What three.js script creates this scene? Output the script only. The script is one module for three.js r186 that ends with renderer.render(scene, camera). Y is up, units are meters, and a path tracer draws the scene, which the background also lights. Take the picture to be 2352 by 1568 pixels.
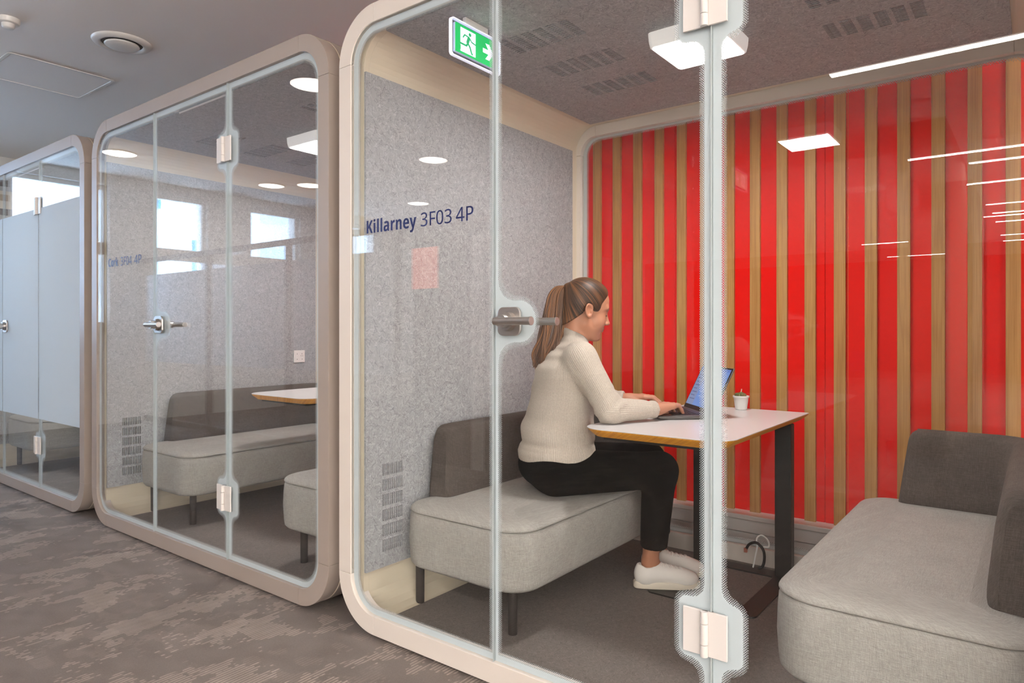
import * as THREE from 'three';
import { RoundedBoxGeometry } from 'three/addons/geometries/RoundedBoxGeometry.js';
import { TextGeometry } from 'three/addons/geometries/TextGeometry.js';
import { FontLoader } from 'three/addons/loaders/FontLoader.js';
import { mergeGeometries } from 'three/addons/utils/BufferGeometryUtils.js';
import { RectAreaLightUniformsLib } from 'three/addons/lights/RectAreaLightUniformsLib.js';

/* ---------- camera, sky, exposure, lamp strengths ---------- */
RectAreaLightUniformsLib.init();
const renderer = new THREE.WebGLRenderer();
renderer.toneMapping = THREE.LinearToneMapping;
renderer.toneMappingExposure = 1.06;
renderer.shadowMap.enabled = true;
const scene = new THREE.Scene();
const FW = 2352, FH = 1568, FOCAL = 1565;
const camera = new THREE.PerspectiveCamera(2 * Math.atan(FH / 2 / FOCAL) * 180 / Math.PI, FW / FH, 0.05, 200);
camera.position.set(0, 1.093, 1.615);
camera.rotation.y = 37.595 * Math.PI / 180;
camera.setViewOffset(FW, FH, 0, 27, FW, FH);
scene.add(camera);
scene.background = new THREE.Color().setRGB(0.64, 0.84, 1.14);
scene.backgroundIntensity = 20;
const POD_LAMP = 84, DOWN_LAMP = 12, LINE_LAMP = 122;      // radiance of the lamps
const WARM = new THREE.Color().setRGB(1.0, 0.90, 0.81), NEUTRAL = new THREE.Color().setRGB(1.0, 0.945, 0.915);

/* ---------- helpers ---------- */
const V3 = (x, y, z) => new THREE.Vector3(x, y, z);
const TAU = Math.PI * 2;
function rng(seed) { let a = seed >>> 0; return () => { a = (a + 0x6D2B79F5) >>> 0; let t = Math.imul(a ^ (a >>> 15), 1 | a); t = (t + Math.imul(t ^ (t >>> 7), 61 | t)) ^ t; return ((t ^ (t >>> 14)) >>> 0) / 4294967296; }; }
const lerp = (a, b, t) => a + (b - a) * t, clamp = (x, a, b) => Math.min(b, Math.max(a, x)), smooth = (a, b, x) => { const t = clamp((x - a) / (b - a), 0, 1); return t * t * (3 - 2 * t); };
const taken = {};
function numbered(n) { if (!(n in taken)) { taken[n] = 0; return n; } taken[n]++; return n + '_' + String(taken[n]).padStart(3, '0'); }
function tag(o, label, category, group, kind) { o.userData.label = label; if (category) o.userData.category = category; if (group) o.userData.group = group; if (kind) o.userData.kind = kind; return o; }
function thing(name, label, category, pos = [0, 0, 0], turn = 0, group) { const o = new THREE.Group(); o.name = numbered(name); o.position.set(...pos); o.rotation.y = turn; tag(o, label, category, group); scene.add(o); return o; }
function part(name, geo, mat, parent) { const m = new THREE.Mesh(Array.isArray(geo) ? merge(geo) : geo, mat); m.name = name; parent.add(m); return m; }
function struct(name, geo, mat, label) { const m = geo ? new THREE.Mesh(Array.isArray(geo) ? merge(geo) : geo, mat) : new THREE.Group(); m.name = numbered(name); m.userData.kind = 'structure'; if (label) m.userData.label = label; scene.add(m); return m; }
function merge(gs) { return mergeGeometries(gs.map(g => { const q = g.index ? g.toNonIndexed() : g.clone(); for (const k of Object.keys(q.attributes)) if (!['position', 'normal', 'uv'].includes(k)) q.deleteAttribute(k); return q; })); }
function metric(g) {                                   // uv in metres, each face on the plane it faces most
  const q = g.index ? g.toNonIndexed() : g; const p = q.attributes.position, uv = new Float32Array(p.count * 2);
  const a = V3(), b = V3(), c = V3(), n = V3();
  for (let i = 0; i < p.count; i += 3) {
    a.fromBufferAttribute(p, i); b.fromBufferAttribute(p, i + 1); c.fromBufferAttribute(p, i + 2);
    n.copy(b).sub(a).cross(c.clone().sub(a)); const ax = Math.abs(n.x), ay = Math.abs(n.y), az = Math.abs(n.z);
    [a, b, c].forEach((v, k) => { const [u, w] = ax >= ay && ax >= az ? [v.z, v.y] : ay >= az ? [v.x, v.z] : [v.x, v.y]; uv[(i + k) * 2] = u; uv[(i + k) * 2 + 1] = w; });
  }
  q.setAttribute('uv', new THREE.BufferAttribute(uv, 2)); return q;
}
function box(x0, y0, z0, x1, y1, z1, r = 0) {
  const w = Math.abs(x1 - x0), h = Math.abs(y1 - y0), d = Math.abs(z1 - z0);
  const g = r ? new RoundedBoxGeometry(w, h, d, 2, Math.min(r, w / 2.01, h / 2.01, d / 2.01)) : new THREE.BoxGeometry(w, h, d);
  g.translate((x0 + x1) / 2, (y0 + y1) / 2, (z0 + z1) / 2); return metric(g);
}
function cyl(r0, r1, h, x, y, z, seg = 20, axis = 'y') { const g = new THREE.CylinderGeometry(r1, r0, h, seg); if (axis === 'x') g.rotateZ(Math.PI / 2); if (axis === 'z') g.rotateX(Math.PI / 2); g.translate(x, y, z); return g; }
function tube(pts, r, seg = 40, rad = 8, closed = false) { return new THREE.TubeGeometry(new THREE.CatmullRomCurve3(pts.map(p => V3(...p)), closed), seg, r, rad, closed); }
function rrShape(x0, y0, x1, y1, r, cls = THREE.Shape) {
  const [bl, br, tr, tl] = Array.isArray(r) ? r : [r, r, r, r], s = new cls();
  s.moveTo(x0 + bl, y0); s.lineTo(x1 - br, y0); s.absarc(x1 - br, y0 + br, br, -Math.PI / 2, 0); s.lineTo(x1, y1 - tr); s.absarc(x1 - tr, y1 - tr, tr, 0, Math.PI / 2);
  s.lineTo(x0 + tl, y1); s.absarc(x0 + tl, y1 - tl, tl, Math.PI / 2, Math.PI); s.lineTo(x0, y0 + bl); s.absarc(x0 + bl, y0 + bl, bl, Math.PI, 1.5 * Math.PI); return s;
}
function extrude(shape, z0, z1, bevel = 0, curveSegments = 16) {   // shape in x,y ; from z0 (front) to z1
  const lo = Math.min(z0, z1), d = Math.abs(z1 - z0);
  const g = new THREE.ExtrudeGeometry(shape, { depth: d - 2 * bevel, bevelEnabled: bevel > 0, bevelThickness: bevel, bevelSize: bevel, bevelOffset: -bevel, bevelSegments: 2, curveSegments });
  g.translate(0, 0, lo + bevel); return g;
}
function rrPts(x0, z0, x1, z1, r, n = 10) {
  const o = []; r = Math.max(r, 0.001);
  for (const [cx, cz, a] of [[x1 - r, z1 - r, 0], [x0 + r, z1 - r, Math.PI / 2], [x0 + r, z0 + r, Math.PI], [x1 - r, z0 + r, 1.5 * Math.PI]])
    for (let i = 0; i <= n; i++) { const t = a + (i / n) * Math.PI / 2; o.push([cx + r * Math.cos(t), cz + r * Math.sin(t)]); }
  return o;
}
function loft(rings, capA = true, capB = true) {         // closed rings of [x,y,z]
  const n = rings[0].length, pos = [], uv = [], idx = []; let v = 0;
  rings.forEach((R, k) => {
    if (k) { let m = 0; for (let i = 0; i < n; i++) m += Math.hypot(R[i][0] - rings[k - 1][i][0], R[i][1] - rings[k - 1][i][1], R[i][2] - rings[k - 1][i][2]); v += m / n; }
    let u = 0;
    for (let i = 0; i <= n; i++) { const p = R[i % n]; if (i) { const q = R[i - 1]; u += Math.hypot(p[0] - q[0], p[1] - q[1], p[2] - q[2]); } pos.push(...p); uv.push(u, v); }
  });
  for (let k = 0; k + 1 < rings.length; k++) for (let i = 0; i < n; i++) { const a = k * (n + 1) + i, b = a + 1, c = a + n + 1, d = c + 1; idx.push(a, c, b, b, c, d); }
  const cap = (R, flip) => {
    const s = pos.length / 3, c = [0, 0, 0]; R.forEach(p => { c[0] += p[0] / n; c[1] += p[1] / n; c[2] += p[2] / n; });
    const ys = R.map(p => p[1]), up = Math.max(...ys) - Math.min(...ys) > .05, w = (p) => up ? [p[0] + p[2], p[1]] : [p[0], p[2]]; pos.push(...c); uv.push(...w(c)); R.forEach(p => { pos.push(...p); uv.push(...w(p)); });
    for (let i = 0; i < n; i++) { const a = s + 1 + i, b = s + 1 + (i + 1) % n; flip ? idx.push(s, b, a) : idx.push(s, a, b); }
  };
  if (capA) cap(rings[0], false); if (capB) cap(rings[rings.length - 1], true);
  const g = new THREE.BufferGeometry(); g.setAttribute('position', new THREE.Float32BufferAttribute(pos, 3)); g.setAttribute('uv', new THREE.Float32BufferAttribute(uv, 2)); g.setIndex(idx); g.computeVertexNormals();
  const nor = g.attributes.normal;                       // the seam column shares its normals
  rings.forEach((R, k) => { const a = k * (n + 1), b = a + n; const s = V3(nor.getX(a) + nor.getX(b), nor.getY(a) + nor.getY(b), nor.getZ(a) + nor.getZ(b)).normalize(); nor.setXYZ(a, s.x, s.y, s.z); nor.setXYZ(b, s.x, s.y, s.z); });
  return g;
}

/* ---------- textures ---------- */
function dataTex(w, h, fn, size, srgb = true) {
  const d = new Uint8Array(w * h * 4);
  for (let y = 0; y < h; y++) for (let x = 0; x < w; x++) { const c = fn(x, y), i = (y * w + x) * 4; if (typeof c === 'number') { d[i] = d[i + 1] = d[i + 2] = clamp(c, 0, 255); } else { d[i] = clamp(c[0], 0, 255); d[i + 1] = clamp(c[1], 0, 255); d[i + 2] = clamp(c[2], 0, 255); } d[i + 3] = 255; }
  const t = new THREE.DataTexture(d, w, h); t.magFilter = THREE.LinearFilter; t.minFilter = THREE.LinearFilter; t.wrapS = t.wrapT = THREE.RepeatWrapping; if (srgb) t.colorSpace = THREE.SRGBColorSpace; if (size) t.repeat.set(1 / size[0], 1 / size[1]); t.needsUpdate = true; return t;
}
function canvasTex(w, h, draw, size, srgb = true) {
  const c = document.createElement('canvas'); c.width = w; c.height = h; draw(c.getContext('2d'), w, h);
  const t = new THREE.CanvasTexture(c); if (srgb) t.colorSpace = THREE.SRGBColorSpace; t.magFilter = THREE.LinearFilter; if (size) { t.wrapS = t.wrapT = THREE.RepeatWrapping; t.repeat.set(1 / size[0], 1 / size[1]); } return t;
}
function noiseTile(nx, ny, seed) {                       // tiling value noise, arguments in 0..1
  const r = rng(seed), g = new Float32Array(nx * ny).map(() => r());
  return (u, v) => { const x = ((u % 1) + 1) % 1 * nx, y = ((v % 1) + 1) % 1 * ny, i = Math.floor(x), j = Math.floor(y), fx = x - i, fy = y - j, sx = fx * fx * (3 - 2 * fx), sy = fy * fy * (3 - 2 * fy), i1 = (i + 1) % nx, j1 = (j + 1) % ny, a = i % nx, b = j % ny; return lerp(lerp(g[b * nx + a], g[b * nx + i1], sx), lerp(g[j1 * nx + a], g[j1 * nx + i1], sx), sy); };
}
function feltTex(base, light, dark, seed, size = 0.74, n = 8200) {
  return canvasTex(1024, 1024, (g, w) => {
    g.fillStyle = base; g.fillRect(0, 0, w, w); const r = rng(seed);
    for (let i = 0; i < n; i++) {
      const x = r() * w, y = r() * w, a = r() * TAU, L = 14 + r() * 26, bend = (r() - .5) * 3.4; g.globalAlpha = 0.12 + r() * 0.24; g.strokeStyle = r() < 0.56 ? light : dark; g.lineWidth = 2.4 + r() * 2;
      for (const ox of [-w, 0, w]) for (const oy of [-w, 0, w]) { if (x + ox < -60 || x + ox > w + 60 || y + oy < -60 || y + oy > w + 60) continue; g.beginPath(); g.moveTo(x + ox, y + oy); g.quadraticCurveTo(x + ox + Math.cos(a) * L * .5, y + oy + Math.sin(a) * L * .5, x + ox + Math.cos(a) * L * .5 + Math.cos(a + bend) * L * .5, y + oy + Math.sin(a) * L * .5 + Math.sin(a + bend) * L * .5); g.stroke(); }
    }
  }, [size, size]);
}
const feltMap = feltTex('#a2a2a3', '#d3d3d4', '#67676a', 11), floorFeltMap = feltTex('#77706a', '#978f87', '#57514c', 23, 0.5);
const carpetMap = (() => {
  const n1 = noiseTile(17, 11, 5), n2 = noiseTile(52, 34, 6), n3 = noiseTile(90, 150, 7), r = rng(3), col = new Float32Array(512).map(() => r()), sp = rng(17);
  const lo = [117, 107, 100], hi = [156, 142, 131];
  return dataTex(2048, 2048, (x, y) => {
    const u = x / 2048, v = y / 2048, c = Math.floor(x / 10.667), cj = col[c % 512], rag = n3(cj * 3.1, v) - .5;
    const m = n1(u, v) * .55 + n2(u, v) * .45 + rag * .26, line = (x % 10.667) < 5.6 ? 1 : 0.15, k = (smooth(.56, .60, m) * .85 + smooth(.47, .62, n2(v + .3, u)) * smooth(.5, .58, n1(u + .37, v + .21) + rag * .3) * .3) * line, s = (sp() - .5) * 15, g = (n2(v, u) - .5) * 9;
    return [lerp(lo[0], hi[0], k) + s + g, lerp(lo[1], hi[1], k) + s + g, lerp(lo[2], hi[2], k) + s + g];
  }, [2.5, 2.5]);
})();
const woodTex = (seed, a = [216, 164, 96], b = [178, 122, 60]) => { const n1 = noiseTile(5, 3, seed), n2 = noiseTile(70, 5, seed + 1), n3 = noiseTile(180, 24, seed + 2); return dataTex(256, 1024, (x, y) => { const u = x / 256, v = y / 1024, w = u * 3.2 + n1(u, v) * 1.9 + .12 * Math.sin(v * TAU), ring = Math.pow(.5 + .5 * Math.sin(w * TAU), 3), k = clamp(.28 * ring + .48 * n2(u, v) + .32 * n3(u, v), 0, 1); return a.map((q, i) => lerp(q, b[i], k)); }, [0.22, 1.3]); };
const linen = (seed, base, amp) => { const a = noiseTile(256, 20, seed), b = noiseTile(20, 256, seed + 1), c = noiseTile(256, 256, seed + 2), e = noiseTile(6, 6, seed + 3); return dataTex(512, 512, (x, y) => { const u = x / 512, v = y / 512, k = (a(u, v) + b(u, v) - 1) * amp + (c(u, v) - .5) * amp * .9 + (e(u, v) - .5) * amp * .25; return base.map(q => q + k); }, [0.26, 0.26]); };
const weaveBump = (() => { const a = noiseTile(256, 40, 91), b = noiseTile(40, 256, 92); return dataTex(512, 512, (x, y) => 128 + (a(x / 512, y / 512) + b(x / 512, y / 512) - 1) * 150, [0.26, 0.26], false); })();
const ribTex = dataTex(64, 64, (x, y) => { const u = x / 64, v = y / 64, s = Math.pow(Math.abs(Math.sin(u * Math.PI)), .7), st = .5 + .5 * Math.cos((v * 2 + Math.abs(u - .5) * 1.2) * TAU); return 255 * (s * .8 + st * .2 * s); }, [0.0072, 0.0085], false);
const ribColor = (() => { const n = noiseTile(32, 32, 3); return dataTex(256, 256, (x, y) => { const k = (n(x / 256, y / 256) - .5) * 16; return [198 + k, 186 + k, 172 + k]; }, [0.068, 0.076]); })();
const hairTex = (() => { const a = noiseTile(420, 3, 71), b = noiseTile(90, 4, 72); return dataTex(1024, 128, (x, y) => { const k = a(x / 1024, y / 128) * .6 + b(x / 1024, y / 128) * .5; const w = clamp(k * 1.7 - .5, 0, 1); return [lerp(38, 124, w), lerp(24, 80, w), lerp(14, 46, w)]; }, null); })();

/* ---------- materials ---------- */
const std = (o) => new THREE.MeshStandardMaterial(o), phys = (o) => new THREE.MeshPhysicalMaterial(o);
const M = {
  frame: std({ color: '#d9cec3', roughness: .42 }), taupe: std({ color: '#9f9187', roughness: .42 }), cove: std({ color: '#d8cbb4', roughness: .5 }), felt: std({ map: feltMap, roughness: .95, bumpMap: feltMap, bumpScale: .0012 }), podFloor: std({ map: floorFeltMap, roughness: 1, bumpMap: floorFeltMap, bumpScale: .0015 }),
  glass: phys({ color: '#fdfefe', transmission: 1, thickness: 0, roughness: 0, ior: 1.39 }), steel: std({ color: '#c2bdb8', roughness: .34, metalness: 1 }), hinge: std({ color: '#d9d2cc', roughness: .35 }),
  carpet: std({ map: carpetMap, roughness: 1, bumpMap: carpetMap, bumpScale: .002 }), ceiling: std({ color: '#f6f1ec', roughness: .9 }), plaster: std({ color: '#dcd8d3', roughness: .9 }), white: std({ color: '#e6e3df', roughness: .45 }), whitePlastic: std({ color: '#e9e6e1', roughness: .3 }),
  red: phys({ color: '#fa0d00', roughness: .55, specularIntensity: .35 }), dark: std({ color: '#15130f', roughness: .8 }), black: std({ color: '#1b1917', roughness: .5 }), navy: std({ color: '#13225a', roughness: .5 }),
  seat: std({ map: linen(31, [166, 162, 155], 17), roughness: .95, bumpMap: weaveBump, bumpScale: .0008 }), back: std({ map: linen(41, [84, 76, 70], 14), roughness: .95, bumpMap: weaveBump, bumpScale: .0008 }), leg: std({ color: '#3b3632', roughness: .5, metalness: .3 }),
  woods: [1, 2, 3, 4].map(k => std({ map: woodTex(100 + k * 9), roughness: .55 })), ply: std({ map: woodTex(300, [244, 174, 52], [205, 128, 30]), roughness: .5 }), laminate: std({ color: '#cfcccb', roughness: .32 }),
  frost: phys({ color: '#dfe9f0', roughness: 1, transmission: .45, thickness: 0 }), frit: null,
};
const WOODV = M.woods;

/* ---------- large structure ---------- */
const RX0 = -8.56, RX1 = 3.6, RZ0 = -1.82, RZ1 = 15.5, RH = 2.9;
struct('floor', box(RX0 - .3, -.12, RZ0 - .3, RX1 + .3, 0, RZ1 + .3), M.carpet, 'taupe office carpet with lighter striped patches');
struct('ceiling', box(RX0 - .3, RH, RZ0 - .3, RX1 + .3, RH + .15, RZ1 + .3), M.ceiling, 'plain off white plaster ceiling');
{ // right wall: tall windows behind pale roller blinds light the office from outside the frame
  const w = struct('wall_right', null, null, 'office wall with windows behind pale roller blinds'), bl = phys({ color: '#f7e7d6', roughness: 1, transmission: .85, thickness: 0 }), P = (z0, y0, z1, y1) => part('wall_panel', box(RX1, y0, z0, RX1 + .2, y1, z1), M.plaster, w);
  P(RZ0 - .3, 0, RZ1 + .3, .2); P(RZ0 - .3, 2.84, RZ1 + .3, RH); let z = RZ0 - .3;
  for (let k = 1; k < 6; k++) { const a = -1.6 + k * 2.6, b = a + 2.5; P(z, .2, a, 2.84); z = b; part('roller_blind', box(RX1 + .06, .2, a, RX1 + .064, 2.84, b), bl, w); } P(z, .2, RZ1 + .3, 2.84);
}
struct('wall_far', box(RX0 - .3, 0, RZ1, RX1, RH, RZ1 + .2), std({ color: '#5c5853', roughness: .9 }));
{ // the slatted wall behind the pods
  const w = struct('wall_back', null, null, 'red boarded wall with upright oak slats');
  part('wall_core', box(RX0 - .3, 0, RZ0 - .2, RX1, RH, RZ0), M.plaster, w);
  for (let k = -3; k < 5; k++) { const x0 = -1.535 + k * .75; part('red_board', box(x0 + .001, .19, RZ0, x0 + .749, RH, RZ0 + .012, .0015), M.red, w); }
  const sg = [0, 1].map(() => box(-.025, .187, RZ0 + .012, .025, RH, RZ0 + .032, .002));
  const sh = sg[0];
  for (let k = -10; k < 26; k++) { const m = part('wood_slat', sh, WOODV[(k * 7 + 40) % 4], w); m.position.x = -2.0065 + k * .1288 ; }
}
{ // white dado trunking at the foot of the slatted wall
  const t = struct('trim_1', null, null, 'white cable trunking along the foot of the slatted wall');
  part('trunking_body', box(-4.4, .1, -1.819, 1.6, .185, -1.73, .006), M.white, t);
  part('trunking_ledge', box(-4.4, .165, -1.8195, 1.6, .19, -1.712, .005), M.whitePlastic, t);
  part('skirting_board', box(-4.4, 0, -1.819, 1.6, .095, -1.745, .004), M.white, t);
}
{ // end wall of the corridor with windows
  const w = struct('wall_left', null, null, 'end wall with tall windows'), X0 = RX0 - .3, X1 = RX0;
  const P = (z0, y0, z1, y1) => part('wall_panel', box(X0, y0, z0, X1, y1, z1), M.plaster, w);
  P(RZ0 - .3, 0, .83, RH); P(.83, 2.77, 7, RH); P(.83, 0, 7, .24);
  const cols = [[.83, 1.80], [2.33, 2.99], [3.6, 4.4], [5.0, 5.9]]; let z = .83;
  for (const [a, b] of cols) { if (a > z) P(z, .24, a, 2.77); z = b; } P(z, .24, 7, 2.77); P(7, 0, RZ1, RH);
  cols.forEach(([a, b], i) => {
    const g = struct('window_' + (i + 1), null, null);
    const bar = (y0, y1, za, zb) => part('window_frame', box(X1 - .14, y0, za, X1 - .06, y1, zb, .004), M.whitePlastic, g);
    bar(2.72, 2.77, a, b); bar(1.965, 2.11, a, b); bar(1.03, 1.18, a, b); bar(.24, .30, a, b); bar(.30, 2.72, a, a + .05); bar(.30, 2.72, b - .05, b);
    part('pane', box(X1 - .11, 2.11, a + .05, X1 - .1, 2.72, b - .05), M.glass, g); part('pane', box(X1 - .11, 1.18, a + .05, X1 - .1, 1.965, b - .05), M.glass, g);
    part('spandrel_panel', box(X1 - .12, .30, a + .05, X1 - .09, 1.03, b - .05), M.whitePlastic, g);
  });
  const bm = [['#6a5148', 1], ['#7b5c50', 2], ['#5a4640', 3]].map(([c]) => std({ color: c, roughness: .95 })), bg = box(0, 0, 0, .012, .065, .215, .003), r = rng(5);
  for (let j = 0; j < 14; j++) for (let i = 0; i < 4; i++) { const m = part('brick', bg, bm[Math.floor(r() * 3)], w); m.position.set(X1, 1.84 + j * .075, -.07 + i * .225 - (j % 2) * .11); }
}
{ // white building across the street, seen through the windows
  const b = thing('office_building', 'pale office building with teal windows beyond the end windows', 'building', [-15, 0, 0]);
  const wm = std({ color: '#e9eef2', roughness: .8 }), tm = std({ color: '#2f7f94', roughness: .2 }), gm = std({ color: '#b9d2e2', roughness: .2 });
  part('wall', box(-1, -6, -8, 0, 9, 14), wm, b);
  for (let j = -2; j < 4; j++) for (let i = 0; i < 12; i++) part('window', box(0, -.1 + j * 1.9, -7.5 + i * 1.7, .04, 1.2 + j * 1.9, -6.5 + i * 1.7), (i + j) % 3 ? gm : tm, b);
}

/* ---------- the pods ---------- */
const PH = 2.25, J1 = .733, J2 = 1.420;
const font = { b: await new FontLoader().loadAsync('fonts/droid/droid_sans_bold.typeface.json'), r: await new FontLoader().loadAsync('fonts/droid/droid_sans_regular.typeface.json') };
const sdRR = (x, y, x0, y0, x1, y1, r) => { const qx = Math.abs(x - (x0 + x1) / 2) - (x1 - x0) / 2 + r, qy = Math.abs(y - (y0 + y1) / 2) - (y1 - y0) / 2 + r; return Math.hypot(Math.max(qx, 0), Math.max(qy, 0)) + Math.min(Math.max(qx, qy), 0) - r; };
const smin = (a, b, k) => { const h = Math.max(k - Math.abs(a - b), 0) / k; return Math.min(a, b) - h * h * k * .25; };
const HINGE_Y = [.35, 1.89], HANDLE_Y = 1.118;
function podKit(PW) {                                     // everything that depends on the width of a pod
const OPEN = [.066, .074, PW - .066, 2.184], OR = .124;
function fritTex(front) {                                // printed edge bands with a fringe of dots
  const N = front ? 2048 : 1024, fringe = .014, P = front ? .0042 : .0065;
  return dataTex(N, N, (i, j) => {
    const x = (i + .5) / N * PW, y = (j + .5) / N * PH;
    let d = -sdRR(x, y, ...(front ? OPEN : [.115, .1, PW - .115, 2.125]), front ? OR : .1) - (front ? .024 : .02);
    if (front) {
      let b = Math.abs(x - J1) - .0115; if (x > J1) b = smin(b, sdRR(x, y, .70, HANDLE_Y - .062, .885, HANDLE_Y + .062, .06), .075);
      let h = Math.abs(x - J2) - .021; for (const hy of HINGE_Y) h = smin(h, sdRR(x, y, 1.332, hy - .075, 1.494, hy + .075, .022), .045);
      d = Math.min(d, b, h);
    }
    if (d <= 0) return 255; if (d > fringe) return 0;
    const u = (x + y) / P / 1.4142, v = (x - y) / P / 1.4142, a = u - Math.round(u), c = v - Math.round(v), r = lerp(.46, .22, d / fringe);
    return 255 * smooth(r + .1, r - .1, Math.hypot(a, c));
  }, null, false);
}
const FRIT = fritTex(true), FRITB = fritTex(false); FRIT.wrapS = FRIT.wrapT = FRITB.wrapS = FRITB.wrapT = THREE.ClampToEdgeWrapping;
const frit = std({ color: '#c9d1d4', roughness: .7, alphaMap: FRIT, transparent: true }), fritBack = std({ color: '#c3c4c2', roughness: .7, alphaMap: FRITB, transparent: true });
function fritPlane(x0, x1, y0, y1, z) { const g = new THREE.PlaneGeometry(x1 - x0, y1 - y0); g.translate((x0 + x1) / 2, (y0 + y1) / 2, z); const p = g.attributes.position, u = g.attributes.uv; for (let i = 0; i < p.count; i++) u.setXY(i, p.getX(i) / PW, p.getY(i) / PH); return g; }
function paneShape(a, b, op, r) {                        // slice of the rounded opening between x=a and x=b
  const L = a <= op[0] + .001, R = b >= op[2] - .001; return rrShape(a, op[1], b, op[3], [L ? r : .0005, R ? r : .0005, R ? r : .0005, L ? r : .0005]);
}
function frameSegments(x0, y0, x1, y1, R, w) {           // four corners and four straights of a rounded frame
  const out = [], L = R + .004, g = .0009;
  const corner = (cx, cy, a) => { const s = new THREE.Shape(); const p = (r, t) => [cx + r * Math.cos(t), cy + r * Math.sin(t)]; s.absarc(cx, cy, R, a, a + Math.PI / 2, false); s.lineTo(...p(R - w, a + Math.PI / 2)); s.absarc(cx, cy, R - w, a + Math.PI / 2, a, true); s.closePath(); return s; };
  const rect = (a, b, c, d) => { const s = new THREE.Shape(); s.moveTo(a, b); s.lineTo(c, b); s.lineTo(c, d); s.lineTo(a, d); s.closePath(); return s; };
  out.push(corner(x1 - R, y1 - R, 0), corner(x0 + R, y1 - R, Math.PI / 2), corner(x0 + R, y0 + R, Math.PI), corner(x1 - R, y0 + R, 1.5 * Math.PI));
  out.push(rect(x0 + R + g, y1 - w, x1 - R - g, y1), rect(x0 + R + g, y0, x1 - R - g, y0 + w), rect(x0, y0 + R + g, x0 + w, y1 - R - g), rect(x1 - w, y0 + R + g, x1, y1 - R - g));
  return out;
}
function lettering(s, f, x0, x1, y, cap) { const g = new TextGeometry(s, { font: f, size: cap / .714 * .714, depth: .0006, curveSegments: 6 }); g.computeBoundingBox(); const b = g.boundingBox; g.translate(-b.min.x, 0, 0); g.scale((x1 - x0) / (b.max.x - b.min.x), 1, 1); g.translate(x0, y, .0012); return g; }
function slotHoles(shape, list) { for (const [a, b, c, d] of list) { const h = new THREE.Path(); h.moveTo(a, b); h.lineTo(a, d); h.lineTo(c, d); h.lineTo(c, b); h.closePath(); shape.holes.push(h); } }

const wallFeltGeo = (() => {                             // drawn in z',y then turned to face +x ; z' = -z
  const s = rrShape(.0375, .2, 1.4405, 2.04, .001), holes = [];
  for (let j = 0; j < 6; j++) for (let i = 0; i < 11; i++) { const z = .118 + i * .0095, y = .258 + j * .057; holes.push([z, y, z + .0054, y + .044]); }
  slotHoles(s, holes); const g = new THREE.ExtrudeGeometry(s, { depth: .01, bevelEnabled: false, curveSegments: 2 }); g.rotateY(Math.PI / 2); return g;   // x' -> -z, depth -> +x
})();
const plainFeltGeo = (() => { const g = new THREE.ExtrudeGeometry(rrShape(.0375, .2, 1.4405, 2.04, .001), { depth: .01, bevelEnabled: false, curveSegments: 2 }); g.rotateY(Math.PI / 2); return g; })();
const ceilFeltGeo = (() => {                             // drawn in x,z' (z' = -z) then laid face down
  const s = rrShape(.21, .0375, PW - .21, 1.4405, .001), holes = [];
  for (const gx of [.462, 1.452]) for (const gz of [.355, .655, .945]) for (let i = 0; i < 6; i++) for (let j = 0; j < 11; j++) { const x = gx + i * .0535, z = gz + j * .0128; holes.push([x, z, x + .038, z + .0078]); }
  slotHoles(s, holes); const g = new THREE.ExtrudeGeometry(s, { depth: .01, bevelEnabled: false, curveSegments: 2 }); g.rotateX(-Math.PI / 2); return g;      // y' -> -z, depth -> +y
})();

const coveGeos = [false, true].flatMap(m => {                // curved linings between wall, ceiling and floor, left and right
  const top = [[.02, 2.041], [.09, 2.041]], low = [[.19, .02]];
  for (let i = 0; i <= 10; i++) { const t = Math.PI - i / 10 * Math.PI / 2; top.push([.213 + .123 * Math.cos(t), 2.047 + .123 * Math.sin(t)]); }
  top.push([.2135, 2.2365], [.16, 2.232], [.09, 2.205], [.04, 2.15], [.02, 2.08]);
  for (let i = 1; i <= 6; i++) { const t = -Math.PI / 2 - i / 6 * Math.PI / 2; low.push([.19 + .1 * Math.cos(t), .12 + .1 * Math.sin(t)]); } low.push([.09, .199], [.02, .199], [.025, .15], [.05, .1], [.09, .06], [.13, .035]);
  return [top, low].map(pts => { const s = new THREE.Shape((m ? pts.map(([x, y]) => [PW - x, y]).reverse() : pts).map(p => new THREE.Vector2(...p))); return extrude(s, -.0622, -1.4408); });
});
function makePod(x0, opt) {
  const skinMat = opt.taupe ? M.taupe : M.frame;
  const pod = thing('meeting_pod', opt.label, 'pod', [x0, 0, 0], 0);
  const outer = rrShape(0, .012, PW, PH, .19); outer.holes.push(rrShape(.02, .018, PW - .02, 2.236, .172, THREE.Path));
  part('shell', extrude(outer, -.062, -1.5), M.cove, pod);
  for (const [z0, z1] of [[-.062, -.037], [-1.441, -1.5]]) { const l = rrShape(.018, .017, PW - .018, 2.237, .172); l.holes.push(rrShape(.09, .02, PW - .09, 2.17, [.1, .1, .123, .123], THREE.Path)); part('lining_ring', extrude(l, z0, z1), M.cove, pod); }
  for (const g of coveGeos) part('cove', g, M.cove, pod);
  const skin = rrShape(-.0012, .0108, PW + .0012, PH + .0012, .191); skin.holes.push(rrShape(0, .012, PW, PH, .19, THREE.Path)); part('outer_cladding', extrude(skin, -.064, -1.498), skinMat, pod);
  for (const s of frameSegments(0, .012, PW, PH, .19, .066)) part('frame_segment', extrude(s, .004, -.06, .0012), skinMat, pod);
  for (const s of frameSegments(.04, .03, PW - .04, PH - .06, .165, .075)) part('rear_frame_segment', extrude(s, -1.5, -1.55, .001), skinMat, pod);
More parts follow.
